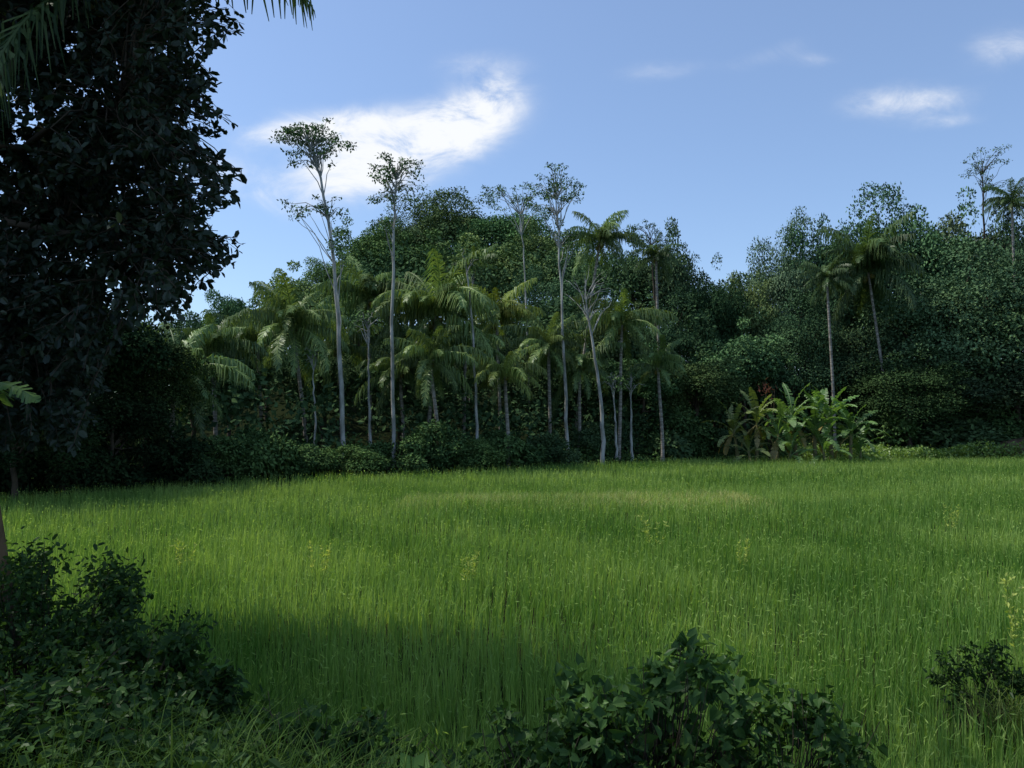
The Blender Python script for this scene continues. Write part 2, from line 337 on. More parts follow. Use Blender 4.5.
tag(put('undergrowth', MB().add(V, Q, U(0, 1, n)).mesh('undergrowth', M_forest), color=(.75, .88, .68)), 'knee high undergrowth on the forest floor behind the paddy', 'undergrowth', kind='stuff')
# ---------------------------------------------------------------- bushes on the field edge
def make_bush(W, H, nl, nleaf, L):
    lobes = []
    for k in range(nl):
        th = U(0, 6.28); q = U(0, 1)**.6; r = U(.1, .26)*W
        lobes.append([math.cos(th)*W*.42*q, math.sin(th)*W*.3*q, H*(.1+.7*U(0, 1)*(1-q*.6)), r*.8])
    V, Q, t = cloud(lobes, nleaf, L, L*.55, .85); f = MB().add(V, Q, t).mesh('foliage', M_forest)
    s = MB()
    for l in lobes[:10]: s.add(*tube(bend((U(-.1, .1), U(-.1, .1), -.1), l[:3], 4, .1, .05), np.linspace(.05, .015, 4), 5))
    return f, s.mesh('stem', M_bark, True)
BU = [make_bush(5, 3.2, 16, 8000, .2), make_bush(5, 3.2, 24, 9000, .17), make_bush(5, 3.2, 12, 7000, .24)]
GE = (.8, .92, .78); GF = (.95, 1.06, .8)
bushes = [
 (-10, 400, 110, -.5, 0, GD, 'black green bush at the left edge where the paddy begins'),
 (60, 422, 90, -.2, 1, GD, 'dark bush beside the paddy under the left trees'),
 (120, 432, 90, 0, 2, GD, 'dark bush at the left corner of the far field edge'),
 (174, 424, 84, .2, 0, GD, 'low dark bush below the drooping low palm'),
 (222, 428, 80, .6, 1, GE, 'dark green bush right of the drooping low palm'),
 (262, 414, 74, 1.4, 2, GE, 'rounded bush just left of the leaning palm trunk'),
 (305, 442, 56, .2, 0, GE, 'low bush at the foot of the leaning palm'),
 (345, 440, 66, .3, 1, GF, 'bush at the foot of the tallest slim tree'),
 (388, 434, 58, .9, 2, GE, 'bush hiding the foot of the second slim tree'),
 (430, 416, 72, 1.4, 0, GE, 'tall green bush left of the centre trunk'),
 (470, 434, 60, .4, 1, GF, 'bush around the base of the centre trunk'),
 (508, 420, 72, 1.2, 2, GE, 'bush below the short yellowish palm'),
 (545, 430, 50, .8, 0, G3, 'dark bush left of the pale trunk near the middle'),
 (590, 416, 66, 3.5, 1, G3, 'dark bush behind the white forked trunk'),
 (640, 398, 76, 3.5, 2, G3, 'bush behind the pair of short pale trunks'),
 (685, 402, 72, 2.4, 0, GE, 'dark bush right of the pair of short pale trunks'),
 (722, 424, 50, 2.0, 1, G3, 'small bush touching the left side of the banana clump'),
 (880, 396, 90, 2.2, 0, GE, 'dark bush touching the right side of the banana clump'),
 (925, 400, 96, 2.6, 2, G3, 'dark bush behind the light green creepers on the right'),
 (975, 390, 100, 2.8, 1, GE, 'dark bush above the bare soil on the right'),
 (1030, 400, 90, 2.6, 0, G3, 'dark bush at the right edge of the far bank'),
]
for (px, pt, w, off, v, col, lab) in bushes:
    Yd = 40.0
    for _ in range(12): Yd = float(edge((px-512)/F*Yd))+1.6+off
    p = at(px, pt, Yd); g = float(hgt(p[0], Yd)); H = max(p[2]-g, .8)
    r = root('bush', (p[0], Yd, g), lab, 'bush', 'bushes along the far field edge'); rz = U(0, 6.28); sc = (w*1.25/F*Yd/5, w*1.25/F*Yd/5, H/3.0)
    put('foliage', BU[v][0], r, rot=(0, 0, rz), sc=sc, color=col); put('stem', BU[v][1], r, rot=(0, 0, rz), sc=sc)
n = 20000; x = U(22, 46, n); y = edge(x)+U(-3.2, 1.2, n); k = (wob(x, y, .9, 1) > -.45) & ((x < 37) | (y < edge(x)-2.2)); x = x[k]; y = y[k]; n = len(x)
P = np.stack([x, y, hgt(x, y)+.35+U(0, 1, n)*(.85+.7*wob(x, y, .8))], -1)
V, Q = leaf1(P, nrm(rng.normal(0, 1, (n, 3))), nrm(rng.normal(0, .5, (n, 3))+[0, -.3, 1]), U(.14, .28, n), U(.09, .18, n))
tag(put('field_creeper', MB().add(V, Q, U(0, 1, n)).mesh('field_creeper', M_banana), color=(.9, .95, .65)), 'light green creepers spilling onto the paddy right of the banana clump', 'creeper', kind='stuff')
# ---------------------------------------------------------------- palms
def frond(e0, e1, L=4.0, npair=56, droop=.5, lw=.068):
    n = 14; t = np.linspace(0, 1, n); e = np.radians(e0+(e1-e0)*t**1.1)
    dx = np.cos(e); dz = np.sin(e); st = L/(n-1)
    px = np.concatenate([[0], np.cumsum(dx[:-1])*st]); pz = np.concatenate([[0], np.cumsum(dz[:-1])*st])
    py = .12*L*U(-1, 1)*t**2
    R = np.stack([px, py, pz], -1); m = MB(); m.add(*tube(R, np.linspace(.045, .008, n), 4), .9)
    tt = np.linspace(.1, .99, npair); A = np.stack([np.interp(tt, t, R[:, k]) for k in range(3)], -1)
    tg = nrm(np.stack([np.interp(tt, t, dx), 0*tt, np.interp(tt, t, dz)], -1))
    for s in (1, -1):
        ll = 1.15*L/4*np.sin(np.clip(tt*.82+.14, 0, 1)*np.pi)**.6*U(.6, 1.2, npair)
        side = np.array([0, s, 0.])[None]*np.ones((npair, 1)); up = np.cross(tg, side)*s
        d1 = nrm(side*.7+tg*.6+up*.1+rng.normal(0, .14, (npair, 3))+[0, 0, -.2*droop])
        d2 = nrm(d1*(1-droop)+np.array([0, 0, -1.])*droop*1.8+rng.normal(0, .14, (npair, 3)))
        p0 = A; p1 = A+d1*ll[:, None]*.4; p2 = p1+d2*ll[:, None]*.65
        w = tg*lw/2
        V = np.stack([p0-w, p0+w, p1+w*1.1, p1-w*1.1, p2+w*.25, p2-w*.25], 1).reshape(-1, 3); b = np.arange(npair)[:, None]*6
        Q = np.concatenate([b+np.array([[0, 1, 2, 3]]), b+np.array([[3, 2, 4, 5]])], 0)
        m.add(V, Q, np.tile(U(0, 1, npair), 2))
    return m.mesh('frond', M_palm)
FR = [(76, 15), (64, -18), (52, -42), (38, -58), (20, -70), (0, -80), (-30, -85), (55, -58)]
FRM = [frond(a, b, droop=dr) for (a, b), dr in zip(FR, (.55, .6, .65, .7, .78, .82, .85, .72))]
def coco():
    m = MB()
    for k in range(9): th = U(0, 6.28); m.add(*sphere((.22*math.cos(th), .22*math.sin(th), -.2-.04*k), .14))
    return m.mesh('coconut_cluster', M_nut, True)
NUT = coco()
def palm(cpx, cpy, bpx, Yd, sc, nf, col, label, nuts=True, name='coconut_palm', tr=.12, c=None, b=None):
    near = c is not None
    c = at(cpx, cpy, Yd) if c is None else c
    if b is None: bx = (bpx-512)/F*Yd; b = np.array([bx, Yd, float(hgt(bx, Yd))]); sc = sc*1.25; nf = int(nf*1.4)
    r = root(name, b, label, 'palm tree'); m = MB(); tpts = bend((0, 0, -.2), c-b, 9, 0, 0); k = np.linspace(0, 1, 9); tpts[:, 0] += (c-b)[0]*.3*(k**2-k)+.1*np.sin(k*4)*(1-k)
    m.add(*tube(tpts, np.interp(k, [0, .08, 1], [tr*1.6, tr*1.05, tr*.8]), 9)); put('trunk', m.mesh('trunk', M_palmbark, True), r)
    for q in range(nf):
        f = q/nf; v = min(6, int(f*7)) if U(0, 1) < .8 else 7
        az = q*2.39996+U(-.3, .3); s = sc*U(.7, 1.2)
        if near and math.cos(az) > 0: continue
        put('frond', FRM[v], r, loc=(c-b), rot=(U(-.2, .2), U(-.1, .1), az), sc=(s, s, s), color=tuple(np.array(col)*U(.6, 1.35)))
    if near:
        for v, az in ((3, .1), (1, .7)): put('frond', FRM[v], r, loc=(c-b), rot=(0, 0, az), sc=(sc, sc, sc), color=col)
    if nuts: put('coconut_cluster', NUT, r, loc=(c-b), sc=(sc*1.1,)*3)
P1 = (1.15, 1.15, 1.05); P2 = (.92, .98, .92); P3 = (1.45, 1.3, .9); P4 = (.58, .66, .68)
palms = [
 (293, 328, 308, 46, .82, 24, P1, 'coconut palm leaning left beside the tallest slim tree'),
 (368, 300, 370, 52, .8, 22, P2, 'straight coconut palm with hanging fronds between the two slim trees', True),
 (436, 316, 426, 50, .95, 26, P1, 'large coconut palm with long sweeping fronds left of centre'),
 (430, 362, 440, 47, .62, 18, P1, 'smaller palm in front of the large sweeping coconut palm'),
 (497, 320, 500, 57, .78, 20, P3, 'yellow green coconut palm at the centre of the tree line'),
 (505, 376, 508, 48, .52, 16, P3, 'short yellowish palm just above the bushes at the centre'),
 (549, 348, 549, 55, .68, 18, P1, 'slender coconut palm right of the yellow green one'),
 (600, 243, 572, 60, .66, 20, P2, 'tallest coconut palm, its crown standing on the skyline'),
 (656, 258, 660, 64, .48, 16, P4, 'dark palm on the skyline right of the tallest coconut palm'),
 (622, 325, 618, 56, .75, 20, P1, 'coconut palm just right of the white forked trunk'),
 (658, 368, 662, 57, .55, 14, P2, 'low palm between the short pale trunks and the banana clump'),
 (213, 352, 216, 43, .62, 18, P2, 'thin coconut palm right of the overhanging tree'),
 (176, 380, 168, 37, .75, 20, P2, 'drooping low palm at the left corner of the paddy'),
 (258, 345, 262, 50, .65, 16, P2, 'dark thin palm left of the leaning coconut palm'),
 (338, 348, 342, 53, .66, 14, P2, 'shadowy small palm behind the tallest slim tree trunk'),
 (400, 372, 404, 50, .66, 16, P2, 'low palm with hanging fronds behind the second slim tree'),
 (466, 350, 462, 52, .7, 16, P1, 'half hidden palm left of the yellow green coconut palm'),
 (580, 368, 578, 56, .66, 14, P2, 'small palm in the shade left of the white forked trunk'),
 (827, 280, 834, 65, .48, 18, P4, 'thin palm with a pale stem left of the large drooping palm'),
 (868, 272, 890, 66, 1.05, 28, P4, 'large dark palm with drooping fronds in the right hand woods'),
 (1012, 204, 1018, 68, .52, 18, P4, 'palm crown against the sky at the right edge'),
 (474, 270, 470, 76, .6, 14, P2, 'distant palm on the hill left of the centre'),
]
for a in palms: palm(*a)
palm(0, 0, 0, 14, .58, 22, P4, 'near coconut palm whose frond tips hang in at the top left', True, 'coconut_palm', .11, at(112, -22, 8.2), np.array([-10.5, 8.2, float(hgt(-10.5, 8.2))]))
# ---------------------------------------------------------------- slim emergent trees
def slim(pts, Yd, crowns, label, r0=.17, dens=1.0, mat=None, col=G4):
    P = [at(px, py, Yd) for px, py in pts]; b = P[0].copy(); b[2] = float(hgt(b[0], Yd)); P[0] = b+np.array([0, 0, -.1])
    P = np.array(P); t = np.linspace(0, 1, len(P)); k = np.linspace(0, 1, 14); pp = np.stack([np.interp(k, t, P[:, i]) for i in range(3)], -1)
    pp[1:-1] += rng.normal(0, .03, (12, 3)); r = root('slender_tree', b, label, 'tree'); m = MB(); m.add(*tube(pp-b, np.linspace(r0, r0*.3, 14), 8)); put('trunk', m.mesh('trunk', mat or M_pale, True), r)
    br = MB(); C = []
    for (cx, cy, rx, ry, n) in crowns:
        cc = at(cx, cy, Yd)
        for q in range(int(n*1.5)):
            th = U(0, 6.28); ph = U(0, 1)**.5; e = cc+np.array([rx/F*Yd*ph*math.cos(th), rx/F*Yd*ph*U(-1, 1), ry/F*Yd*ph*math.sin(th)])
            low = pp[pp[:, 2] < e[2]-.3]; s = low[-1] if len(low) else pp[-1]; s = s if U(0, 1) < .75 else pp[max(0, np.searchsorted(pp[:, 2], s[2])-2)]
            br.add(*tube(bend(s-b, e-b, 5, .35, .06), np.linspace(.03, .01, 5), 4)); C.append([*(e-b), U(.25, .5)])
    put('branches', br.mesh('branches', mat or M_pale, True), r)
    V, Q, t_ = cloud(C, int(len(C)*30*dens), .18, .09, .5, .9); put('crown', MB().add(V, Q, t_).mesh('crown', M_forest), r, color=col)
slim([(345, 433), (339, 340), (333, 250), (322, 180), (312, 150)], 44, [(312, 146, 42, 20, 34), (318, 208, 36, 11, 14), (340, 250, 16, 10, 4), (300, 130, 24, 8, 8)], 'tallest slim tree with a pale leaning trunk and airy crown, left of centre', .14, 1.0)
slim([(394, 425), (392, 310), (394, 215), (396, 180)], 46, [(396, 172, 30, 15, 24), (392, 195, 22, 10, 9), (384, 225, 20, 8, 4)], 'second tall slim tree with a straight pale trunk, right of the tallest', .12, 1.0)
slim([(478, 425), (474, 340), (466, 262)], 48, [(466, 262, 14, 14, 6)], 'thin pale trunk with few leaves at the centre of the tree line', .1, .6)
slim([(568, 450), (565, 370), (560, 270), (556, 200)], 54, [(553, 190, 28, 24, 32), (562, 235, 20, 14, 10)], 'slim tree with a feathery crown on the skyline right of the hill summit', .13, 1.1)
slim([(603, 455), (602, 410), (594, 350), (586, 300)], 53, [(590, 290, 26, 26, 16)], 'white trunked tree forking into bare twigs right of centre', .16, .35)
slim([(530, 420), (528, 350), (524, 260), (520, 215)], 62, [(514, 200, 30, 12, 20)], 'thin tree with a flat light crown between the hill summit and the feathery tree', .1, 1)
slim([(617, 452), (615, 420), (613, 385)], 55, [(612, 380, 14, 10, 8)], 'short pale trunk, left one of the pair right of the forked tree', .1, .8)
slim([(632, 450), (631, 420), (631, 388)], 56, [(632, 382, 14, 10, 8)], 'short pale trunk, right one of the pair right of the forked tree', .11, .8)
slim([(655, 330), (655, 300), (652, 262), (650, 240)], 70, [(650, 236, 26, 14, 18)], 'slim dark tree beside the dark skyline palm', .12, 1, M_bark, G3)
slim([(984, 420), (986, 300), (984, 215), (982, 175)], 72, [(980, 163, 22, 12, 16), (992, 185, 20, 8, 8)], 'airy tree top rising above the woods near the right edge', .15, 1, M_bark, G2)
slim([(370, 432), (369, 380), (368, 330)], 46.5, [(366, 322, 16, 14, 8)], 'short grey stem between the two tallest slim trees', .09, .8)
slim([(316, 436), (314, 395), (312, 360)], 44, [(312, 355, 14, 10, 7)], 'short pale stem left of the tallest slim tree', .07, .8)
# ---------------------------------------------------------------- banana plants
def bleaf(e0, e1, L=2.6, W=.5, n=22, tat=.45):
    t = np.linspace(0, 1, n+1); e = np.radians(e0+(e1-e0)*t**1.1); st = L/n
    R = np.stack([np.concatenate([[0], np.cumsum(np.cos(e[:-1]))*st]), 0*t, np.concatenate([[0], np.cumsum(np.sin(e[:-1]))*st])], -1)
    m = MB(); m.add(*tube(R, np.linspace(.03, .006, n+1)*(L/2.6), 4), .95); tg = np.stack([np.cos(e), 0*e, np.sin(e)], -1); up = np.stack([-np.sin(e), 0*e, np.cos(e)], -1)
    w = W/2*np.sin(np.clip((t-.12)/.88, 0, 1)*np.pi)**.5
    dr = U(.1, .9, n); tl = U(.2, .8)
    for s in (1, -1):
        for k in range(2, n):
            dd = dr[k] if U(0, 1) < tat else .25
            def ed(i_, f): return R[i_]+np.array([0, s, 0])*w[i_]+tg[i_]*w[i_]*.25*f+up[i_]*w[i_]*.2-np.array([0, 0, 1])*w[i_]*dd
            V = np.array([R[k], R[k+1], ed(k+1, .5), ed(k, 1.0)]); m.add(V, [[0, 1, 2, 3]], tl+U(-.2, .2))
    return m.mesh('leaf', M_banana)
BL = [bleaf(84, 35), bleaf(74, 5), bleaf(62, -30), bleaf(48, -58), bleaf(25, -75), bleaf(-30, -85)]
TORN = bleaf(12, -55, 1.0, .36, 18, .7)
def banana(px, Yd, H, sc, col, label, nl=9, dead=0, group='banana plants in a clump at the field edge'):
    x = (px-512)/F*Yd; g = float(hgt(x, Yd)); r = root('banana_plant', (x, Yd, g), label, 'banana plant', group)
    top = np.array([U(-.3, .3), U(-.2, .2), H]); m = MB(); m.add(*tube(bend((0, 0, -.1), top, 5), np.linspace(.16, .08, 5)*sc, 8)); put('pseudostem', m.mesh('pseudostem', M_bstem, True), r)
    nl = nl+4; ph = U(0, 6.28)
    for q in range(nl):
        v = min(4, int(q/nl*5)); s = sc*U(.85, 1.2); put('leaf', BL[v], r, loc=top-[0, 0, q*.06], rot=(U(-.35, .35), 0, ph+q*2.4+U(-.3, .3)), sc=(s, s, s), color=tuple(np.array(col)*U(.55, 1.15)))
    for q in range(dead): put('leaf', BL[5], r, loc=top-[0, 0, .3], rot=(0, 0, U(0, 6.28)), sc=(sc*.8,)*3, color=(1.2, .7, .65))
B1 = (.82, .92, .84); B2 = (1.0, .85, .75); B3 = (.85, 1.02, .82)
for a in [(738, 57.5, 2.5, .95, B2, 'leftmost banana plant of the clump with yellowed leaves', 8, 4), (756, 57.5, 3.1, 1.0, B2, 'banana plant with browned hanging leaves below the red leaved plant', 8, 6),
          (776, 57, 2.2, .95, B1, 'short banana plant filling the left middle of the clump', 8, 3), (796, 57.5, 3.3, 1.1, B1, 'tall banana plant in the middle of the clump', 10, 3),
          (814, 57, 2.7, 1.08, B3, 'bright green banana plant right of the middle one', 10, 1), (831, 58, 3.4, 1.12, B3, 'tallest banana plant with upright fresh leaves', 10, 1),
          (849, 57, 2.4, 1.05, B3, 'rightmost banana plant leaning over the paddy', 9, 1), (824, 56, 1.1, .9, B3, 'small young banana plant in front of the clump', 7, 0), (787, 56.2, 1.0, .85, B1, 'small ragged banana sucker at the front left of the clump', 6, 0),
          (750, 56.5, 1.0, .8, B2, 'low yellowish banana sucker at the left foot of the clump', 6, 1), (860, 57.5, .9, .8, B3, 'low banana sucker at the right foot of the clump', 5, 0)]: banana(*a)
p = at(768, 388, 58.5); g = float(hgt(p[0], 58.5)); r = root('red_shrub', (p[0], 58.5, g), 'red leaved shrub standing up behind the banana clump', 'shrub')
m = MB(); H = p[2]-g
for q in range(4): m.add(*tube(bend((0, 0, 0), (U(-.5, .5), U(-.3, .3), H-U(0, .8)), 5, 0, .04), .03, 5))
put('stem', m.mesh('stem', M_bark, True), r); n = 34; P = np.stack([rng.normal(0, .3, n), rng.normal(0, .3, n), H+rng.normal(-.2, .3, n)], -1)
V, Q = leaf2(P, nrm(rng.normal(0, .6, (n, 3))+[0, 0, .5]), rng.normal(0, 1, (n, 3)), U(.3, .5, n), .1, 'lance'); put('foliage', MB().add(V, Q, np.repeat(U(0, 1, n), 2)).mesh('foliage', M_red), r)
b = at(36, 642, 6.4); c = at(-24, 384, 6.4); b0 = np.array([b[0], 6.4, float(hgt(b[0], 6.4))]); r = root('banana_plant', b0, 'near banana plant leaning out past the left edge above the bushes', 'banana plant')
m = MB(); m.add(*tube(bend((0, 0, 0), c-b0, 6), np.linspace(.05, .03, 6), 9)); put('pseudostem', m.mesh('pseudostem', M_dry, True), r)
for az, s in [(-.1, .55), (.35, .4), (1.6, .6), (2.6, .7), (3.5, .8), (4.6, .7)]: put('leaf', TORN, r, loc=c-b0, rot=(.45, 0, az), sc=(s, s, s), color=(.6, .68, .6))
# ---------------------------------------------------------------- near overhanging tree
BX = [-80, 0, 15, 30, 45, 60, 80, 100, 125, 150, 175, 200, 220, 240, 270, 300, 330, 360, 440]; BXX = [200, 200, 232, 238, 196, 176, 214, 190, 226, 196, 236, 226, 198, 238, 217, 172, 160, 150, 135]
tw = MB(); hubs = []
tb = np.array([-8.2, 8.6, 0]); tb[2] = float(hgt(tb[0], tb[1])); r = root('overhanging_tree', tb, 'dark glossy leaved tree overhanging the whole top left of the view', 'tree')
fork = np.array([-7.2, 8.2, 4.6]); tw.add(*tube(bend(tb-[0, 0, .2], fork, 6, 0, .06)-tb, np.linspace(.32, .22, 6), 12))
for (px, py, Yd) in [(40, 40, 8), (120, 120, 7.6), (60, 220, 8.4), (150, 250, 8.2), (20, 330, 8.8), (140, 20, 8.6), (-60, 120, 8), (-80, 300, 8.5), (100, 180, 9)]: hubs.append(at(px, py, Yd))
for q in range(16): hubs.append(np.array([U(-12, .5), U(4.6, 8.5), U(9.5, 11.5)]))  # limb ends above the view, added to carry the shading canopy
hi = np.array([-6.6, 7.6, 8.6]); tw.add(*tube(bend(fork, hi, 4, 0, .1)-tb, np.linspace(.2, .14, 4), 9))
for h_ in hubs:
    s = hi if h_[2] > 9.3 else fork; tw.add(*tube(bend(s, h_, 7, .35, .1)-tb, np.linspace(.07, .02, 7), 6))
hubs = np.array(hubs); tips = []
while len(tips) < 620:
    py = U(-70, 330); xb = np.interp(py, BX, BXX); px = xb-abs(rng.normal(0, 1))*50+12
    tips.append((at(px, py, U(6.6, 9.8)), 2))
while len(tips) < 3300:
    py = U(-80, 450); xb = np.interp(py, BX, BXX)-42; px = U(-170, xb)
    tips.append((at(px, py, U(7.2, 11)), 0))
while len(tips) < 4400:
    tips.append((at(U(-120, 110), U(-40, 420), U(8.5, 11.5)), 0))
for q in range(480):
    tips.append((np.array([U(-12.5, 1.2), U(4.2, 8.6), U(9.3, 11.8)]), 1))  # unseen overhead part of the crown, added to shade the near bank
PP, DD, NN, LL = [], [], [], []
for e, kd in tips:
    j = np.argmin(((hubs-e)**2).sum(1)); h_ = hubs[j]; dirn = nrm(e-h_+rng.normal(0, .3, 3)+(np.array([.25, 0, -.35]) if kd == 2 else 0)); L = U(.4, .75); s = e-dirn*L
    if U(0, 1) < .25: tw.add(*tube(bend(h_, s, 4, .1, .04)-tb, np.linspace(.014, .006, 4), 4))
    tp = bend(s, e, 4, .03, .01)-tb; tw.add(*tube(tp, np.linspace(.007, .003, 4), 3))
    k = 11 if kd == 2 else 20; tt = U(0, 1, k)**.8; P = tp[0]+(tp[-1]-tp[0])*tt[:, None]
    D = nrm(rng.normal(0, .7, (k, 3))+dirn*.5+[0, 0, -.2]); PP.append(P); DD.append(D); NN.append(nrm(rng.normal(0, .6, (k, 3))+[0, 0, .8])); LL.append(U(.065, .115, k)*(1.7 if kd == 1 else 1))
PP = np.concatenate(PP); DD = np.concatenate(DD); NN = np.concatenate(NN); LL = np.concatenate(LL)
V, Q = leaf2(PP, DD, NN, LL, LL*.68, 'oval', .2, .12)
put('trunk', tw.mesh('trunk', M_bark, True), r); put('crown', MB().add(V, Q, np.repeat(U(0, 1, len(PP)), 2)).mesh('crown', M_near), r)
# ---------------------------------------------------------------- foreground bushes and vines
def near_bush(px, py, Yd, wpx, hpx, nleaf, Ll, shape, label, name, cat, mat, col=P1, elong=.8, nl=16, lo=.4, stems=True):
    c = at(px, py, Yd); g = float(hgt(c[0], Yd)); r = root(name, (c[0], Yd, g), label, cat); a = wpx/2/F*Yd; top = c[2]+hpx/2/F*Yd-g
    lobes = [[U(-.95, .95)*a, U(-.5, .5)*a, 0, U(.1, .24)*a] for q in range(nl)]
    for l in lobes: l[2] = max(.03, (top-l[3]*.8)*math.sqrt(max(.05, 1-(l[0]/a)**2*.95))*U(lo, 1))
    L_ = np.array(lobes); k = rng.choice(nl, nleaf); d = nrm(rng.normal(0, 1, (nleaf, 3))); d[:, 2] = np.abs(d[:, 2])*np.where(U(0, 1, nleaf) < .6, 1, -1)
    P = L_[k, :3]+d*(L_[k, 3]*(1-.7*U(0, 1, nleaf)**2)*(1+.34*rng.normal(0, 1, nleaf)))[:, None]; P[:, 2] = np.maximum(P[:, 2], U(0, .1, nleaf))
    D = nrm(d*.5+rng.normal(0, .6, (nleaf, 3))+[0, -.2, -.2]); N_ = nrm(d*.5+rng.normal(0, .55, (nleaf, 3))+[0, -.2, .6]); s = Ll*U(.4, 1.25, nleaf)
    V, Q = leaf2(P, D, N_, s, s*elong, shape, .18, .2); put('foliage', MB().add(V, Q, np.repeat(U(0, 1, nleaf)**1.5, 2)).mesh('foliage', mat), r, color=col)
    m = MB()
    for l in lobes:
        for q in range(5 if stems else 1):
            e = np.array(l[:3])+rng.normal(0, l[3]*.8, 3); e[2] = max(e[2], .05); m.add(*tube(bend((l[0]*.15, l[1]*.15, 0), e, 6, .08, .02), np.linspace(.005, .002, 6), 4))
    put('stem', m.mesh('stem', M_bark, True), r)
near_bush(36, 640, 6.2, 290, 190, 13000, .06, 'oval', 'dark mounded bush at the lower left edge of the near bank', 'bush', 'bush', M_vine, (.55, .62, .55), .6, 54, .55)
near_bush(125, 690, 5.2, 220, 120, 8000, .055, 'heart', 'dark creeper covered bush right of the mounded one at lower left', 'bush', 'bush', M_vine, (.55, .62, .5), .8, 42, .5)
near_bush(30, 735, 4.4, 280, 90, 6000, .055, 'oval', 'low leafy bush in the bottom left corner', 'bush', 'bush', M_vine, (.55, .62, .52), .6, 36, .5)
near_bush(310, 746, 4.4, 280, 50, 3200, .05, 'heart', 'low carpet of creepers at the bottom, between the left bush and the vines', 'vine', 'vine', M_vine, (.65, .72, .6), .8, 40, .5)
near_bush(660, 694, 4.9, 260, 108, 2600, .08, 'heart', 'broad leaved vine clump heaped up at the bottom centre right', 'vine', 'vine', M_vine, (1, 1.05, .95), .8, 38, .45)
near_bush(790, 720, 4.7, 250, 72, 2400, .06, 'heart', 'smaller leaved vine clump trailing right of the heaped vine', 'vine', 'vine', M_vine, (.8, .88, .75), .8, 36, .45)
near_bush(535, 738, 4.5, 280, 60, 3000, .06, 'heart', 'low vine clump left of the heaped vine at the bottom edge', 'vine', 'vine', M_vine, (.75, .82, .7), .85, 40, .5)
near_bush(985, 652, 7.4, 96, 30, 1300, .06, 'lance', 'dark leaves put in for the shaded hollow in the rice at right', 'shrub', 'shrub', M_vine, (.4, .46, .38), .5, 24, .4, False)  # dark foliage colour stands in for the shade of a hollow
def taro(px, py, Yd, n, s, label):
    c = at(px, py, Yd); g = float(hgt(c[0], Yd)); r = root('taro_plant', (c[0], Yd, g), label, 'taro plant')
    for q in range(n):
        az = U(0, 6.28); L = U(.7, 1)*max(.35, c[2]-g); tip = np.array([math.cos(az)*.25*s, math.sin(az)*.25*s, L]); m = MB(); m.add(*tube(bend((0, 0, 0), tip, 5, .03), np.linspace(.012, .006, 5), 5)); st = m.mesh('stalk', M_bstem, True); put('stalk', st, r)
        k = leaf2(tip[None], np.array([[math.cos(az), math.sin(az)-.3, -.5]]), np.array([[math.cos(az)*.5, -.5, .8]]), .3*s, .24*s, 'heart', .2, .25); put('leaf', MB().add(*k, .7).mesh('leaf', M_vine), r, color=(1.1, 1.25, 1.0))
taro(250, 728, 4.6, 4, .75, 'large leaved taro plant at the bottom edge, left of centre')
taro(215, 650, 6.0, 5, .5, 'pale large leaved taro plant behind the lower left bush')
taro(410, 742, 4.5, 4, .7, 'small taro plant among grass at the bottom edge, near the centre')
def clump(px, Yd, n, h, col, label, w=.01, mat=M_grass):
    x = (px-512)/F*Yd; g = float(hgt(x, Yd)); V, Q = blades(rng.normal(0, .16, n), rng.normal(0, .1, n), np.zeros(n), U(.5, 1.1, n)*h, U(.3, 1.3, n), w, 5)
    o = put('grass_clump', MB().add(V, Q, np.repeat(U(0, 1, n), 5)).mesh('grass_clump', mat), None, (x, Yd, g), color=col); tag(o, label, 'grass clump')
clump(250, 6.2, 340, .9, (1.1, 1.2, 1), 'arching grass clump right of the lower left bushes')
clump(455, 4.9, 300, .8, (1.1, 1.2, 1), 'arching grass clump at the bottom, left of the vines')
clump(340, 5.4, 300, .8, (1.1, 1.2, 1), 'wispy grass clump between the two other arching clumps')
clump(1005, 7.1, 220, .7, (.55, .65, .5), 'dry yellow grass clump at the right edge by the shaded hollow', .009, M_straw)
clump(870, 5.1, 300, .85, (1.2, 1.4, 1.1), 'green grass clump in the lower right corner beside the vine')
clump(605, 5.2, 260, .85, (1.2, 1.4, 1.1), 'long grass growing up through the left side of the heaped vine')
clump(735, 5.1, 260, .85, (1.2, 1.4, 1.1), 'long grass growing between the two right hand vine clumps')
for (px, py, Yd, s, lab) in [(655, 516, 16, 1.3, 'tall pale yellow weed rising above the rice right of centre'), (320, 544, 13, .9, 'pale weed above the rice on the left side of the field'),
     (470, 550, 12.5, .7, 'pale weed above the rice near the middle of the field'), (184, 540, 14, .9, 'pale weed near the left edge of the field'), (950, 508, 18, .9, 'pale weed on the right side of the field'),
     (742, 540, 14, .5, 'small pale weed right of the tall yellow one'), (1018, 576, 8, .45, 'yellow leaved weed at the right edge above the shaded hollow')]:
    c = at(px, py-4, Yd); r = root('tall_weed', (c[0], Yd, 0), lab, 'weed'); m = MB(); PPw = []
    for q in range(6):
        e = np.array([U(-.24, .24)*s, U(-.2, .2)*s, c[2]*U(.8, 1)]); pp = bend((0, 0, 0), e, 6, 0, .01); m.add(*tube(pp, np.linspace(.005, .002, 6), 4)); PPw.append(pp[2]+(pp[-1]-pp[2])*U(.2, 1, 20)[:, None])
    put('stem', m.mesh('stem', M_weed), r, color=(.6, .7, .6)); P = np.concatenate(PPw); n = len(P)
    V, Q = leaf1(P, nrm(rng.normal(0, .6, (n, 3))+[0, 0, .6]), rng.normal(0, 1, (n, 3)), U(.04, .1, n), .026); put('foliage', MB().add(V, Q, U(0, 1, n)).mesh('foliage', M_weed), r, color=(.95, .95, .8))
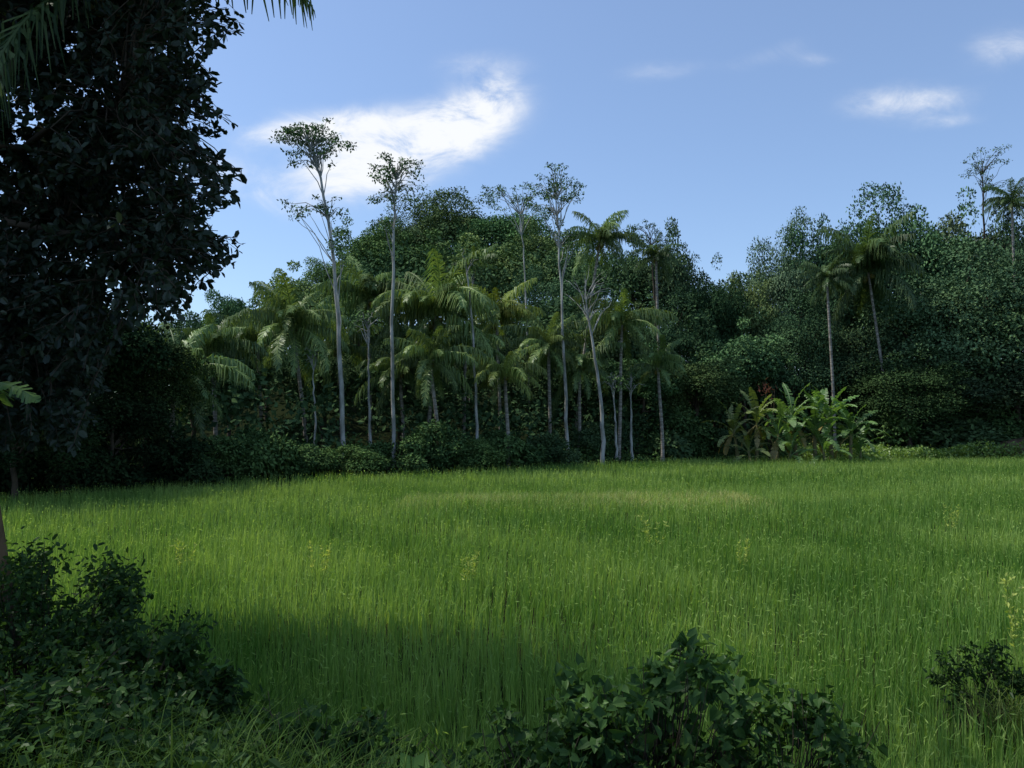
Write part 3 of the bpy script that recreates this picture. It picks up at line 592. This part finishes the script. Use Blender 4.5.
# ---------------------------------------------------------------- sky and light
EL = math.radians(57); AZ = math.radians(-80)
sd = np.array([math.cos(EL)*math.sin(AZ), math.cos(EL)*math.cos(AZ), math.sin(EL)])
W = bpy.data.worlds.new('World'); S.world = W; W.use_nodes = True; t = W.node_tree; N = t.nodes; Lk = t.links; N.clear()
sky = N.new('ShaderNodeTexSky'); sky.sky_type = 'NISHITA'; sky.sun_disc = False; sky.sun_elevation = EL; sky.sun_rotation = AZ
sky.air_density = 1.0; sky.dust_density = 1.0; sky.ozone_density = 2.0
tc = N.new('ShaderNodeTexCoord'); sp = N.new('ShaderNodeSeparateXYZ'); Lk.new(tc.outputs['Generated'], sp.inputs[0])
def mth(op, a, b=None, c=None):
    n = N.new('ShaderNodeMath'); n.operation = op
    for k, v in enumerate((a, b, c)):
        if v is None: continue
        if isinstance(v, (int, float)): n.inputs[k].default_value = v
        else: Lk.new(v, n.inputs[k])
    return n.outputs[0]
yy = mth('MAXIMUM', sp.outputs[1], .05); u = mth('DIVIDE', sp.outputs[0], yy); v = mth('DIVIDE', sp.outputs[2], yy)
cv = N.new('ShaderNodeCombineXYZ'); Lk.new(u, cv.inputs[0]); Lk.new(mth('MULTIPLY', v, 1.8), cv.inputs[1])
no = N.new('ShaderNodeTexNoise'); no.inputs['Scale'].default_value = 11; no.inputs['Detail'].default_value = 10; no.inputs['Roughness'].default_value = .64; no.inputs['Distortion'].default_value = .45; Lk.new(cv.outputs[0], no.inputs['Vector'])
tot = None
for (px, py, ra, rb_, rot, amp) in [(335, 126, 70, 18, 4, 1.15), (395, 150, 92, 30, 14, 1.35), (455, 124, 58, 26, 28, 1.35), (492, 102, 28, 26, 60, .8), (480, 66, 50, 16, 0, .38), (262, 198, 60, 16, -15, .45), (350, 186, 60, 24, 0, .6), (275, 134, 45, 14, 0, .45),
        (905, 102, 60, 17, 3, .85), (1006, 46, 42, 22, 15, .5), (660, 70, 48, 12, 5, .33), (770, 54, 44, 11, 20, .3), (945, 122, 34, 8, 5, .4), (210, 165, 50, 18, 0, .45), (815, 60, 34, 9, 0, .3)]:
    q = at(px, py, 1.0); cu, cvv = float(q[0]), float(q[2]-CZ); a = math.radians(rot); du = mth('SUBTRACT', u, cu); dv = mth('SUBTRACT', v, cvv)
    p1 = mth('DIVIDE', mth('ADD', mth('MULTIPLY', du, math.cos(a)), mth('MULTIPLY', dv, math.sin(a))), ra/F)
    p2 = mth('DIVIDE', mth('SUBTRACT', mth('MULTIPLY', dv, math.cos(a)), mth('MULTIPLY', du, math.sin(a))), rb_/F)
    e = mth('MULTIPLY', mth('EXPONENT', mth('MULTIPLY', mth('ADD', mth('MULTIPLY', p1, p1), mth('MULTIPLY', p2, p2)), -1.0)), amp)
    tot = e if tot is None else mth('ADD', tot, e)
dn = mth('MULTIPLY', tot, mth('ADD', mth('MULTIPLY', mth('SUBTRACT', no.outputs['Fac'], .5), 3.0), .8))
mr = N.new('ShaderNodeMapRange'); mr.interpolation_type = 'SMOOTHSTEP'; mr.inputs[1].default_value = .03; mr.inputs[2].default_value = 1.3; Lk.new(dn, mr.inputs[0])
tint = mixc(N, Lk, sky.outputs[0], (.96, 1.08, 1.22), 1.0, 'MULTIPLY')
tint = mixc(N, Lk, tint, (3.9, 4.7, 5.9), .14)
colr = mixc(N, Lk, tint, (6.5, 6.65, 6.9), mth('MULTIPLY', mr.outputs[0], .97))
bg = N.new('ShaderNodeBackground'); Lk.new(colr, bg.inputs[0]); bg.inputs[1].default_value = .15
ow = N.new('ShaderNodeOutputWorld'); Lk.new(bg.outputs[0], ow.inputs[0])
ld = bpy.data.lights.new('sun', 'SUN'); ld.energy = 4.0; ld.angle = math.radians(.53); ld.color = (1, .96, .88); lo = bpy.data.objects.new('sun', ld); COL.objects.link(lo)
from mathutils import Vector
lo.rotation_euler = Vector(tuple(sd)).to_track_quat('Z', 'Y').to_euler(); lo.location = (-20, 20, 60)
cam = bpy.data.cameras.new('camera'); cam.lens = F/1024*36; cam.sensor_width = 36; cam.clip_end = 4000; cam.clip_start = .1
co = bpy.data.objects.new('camera', cam); COL.objects.link(co); co.location = (0, 0, CZ); co.rotation_euler = (math.pi/2+T, 0, 0); S.camera = co
S.view_settings.view_transform = 'Standard'; S.view_settings.look = 'None'; S.view_settings.exposure = 0
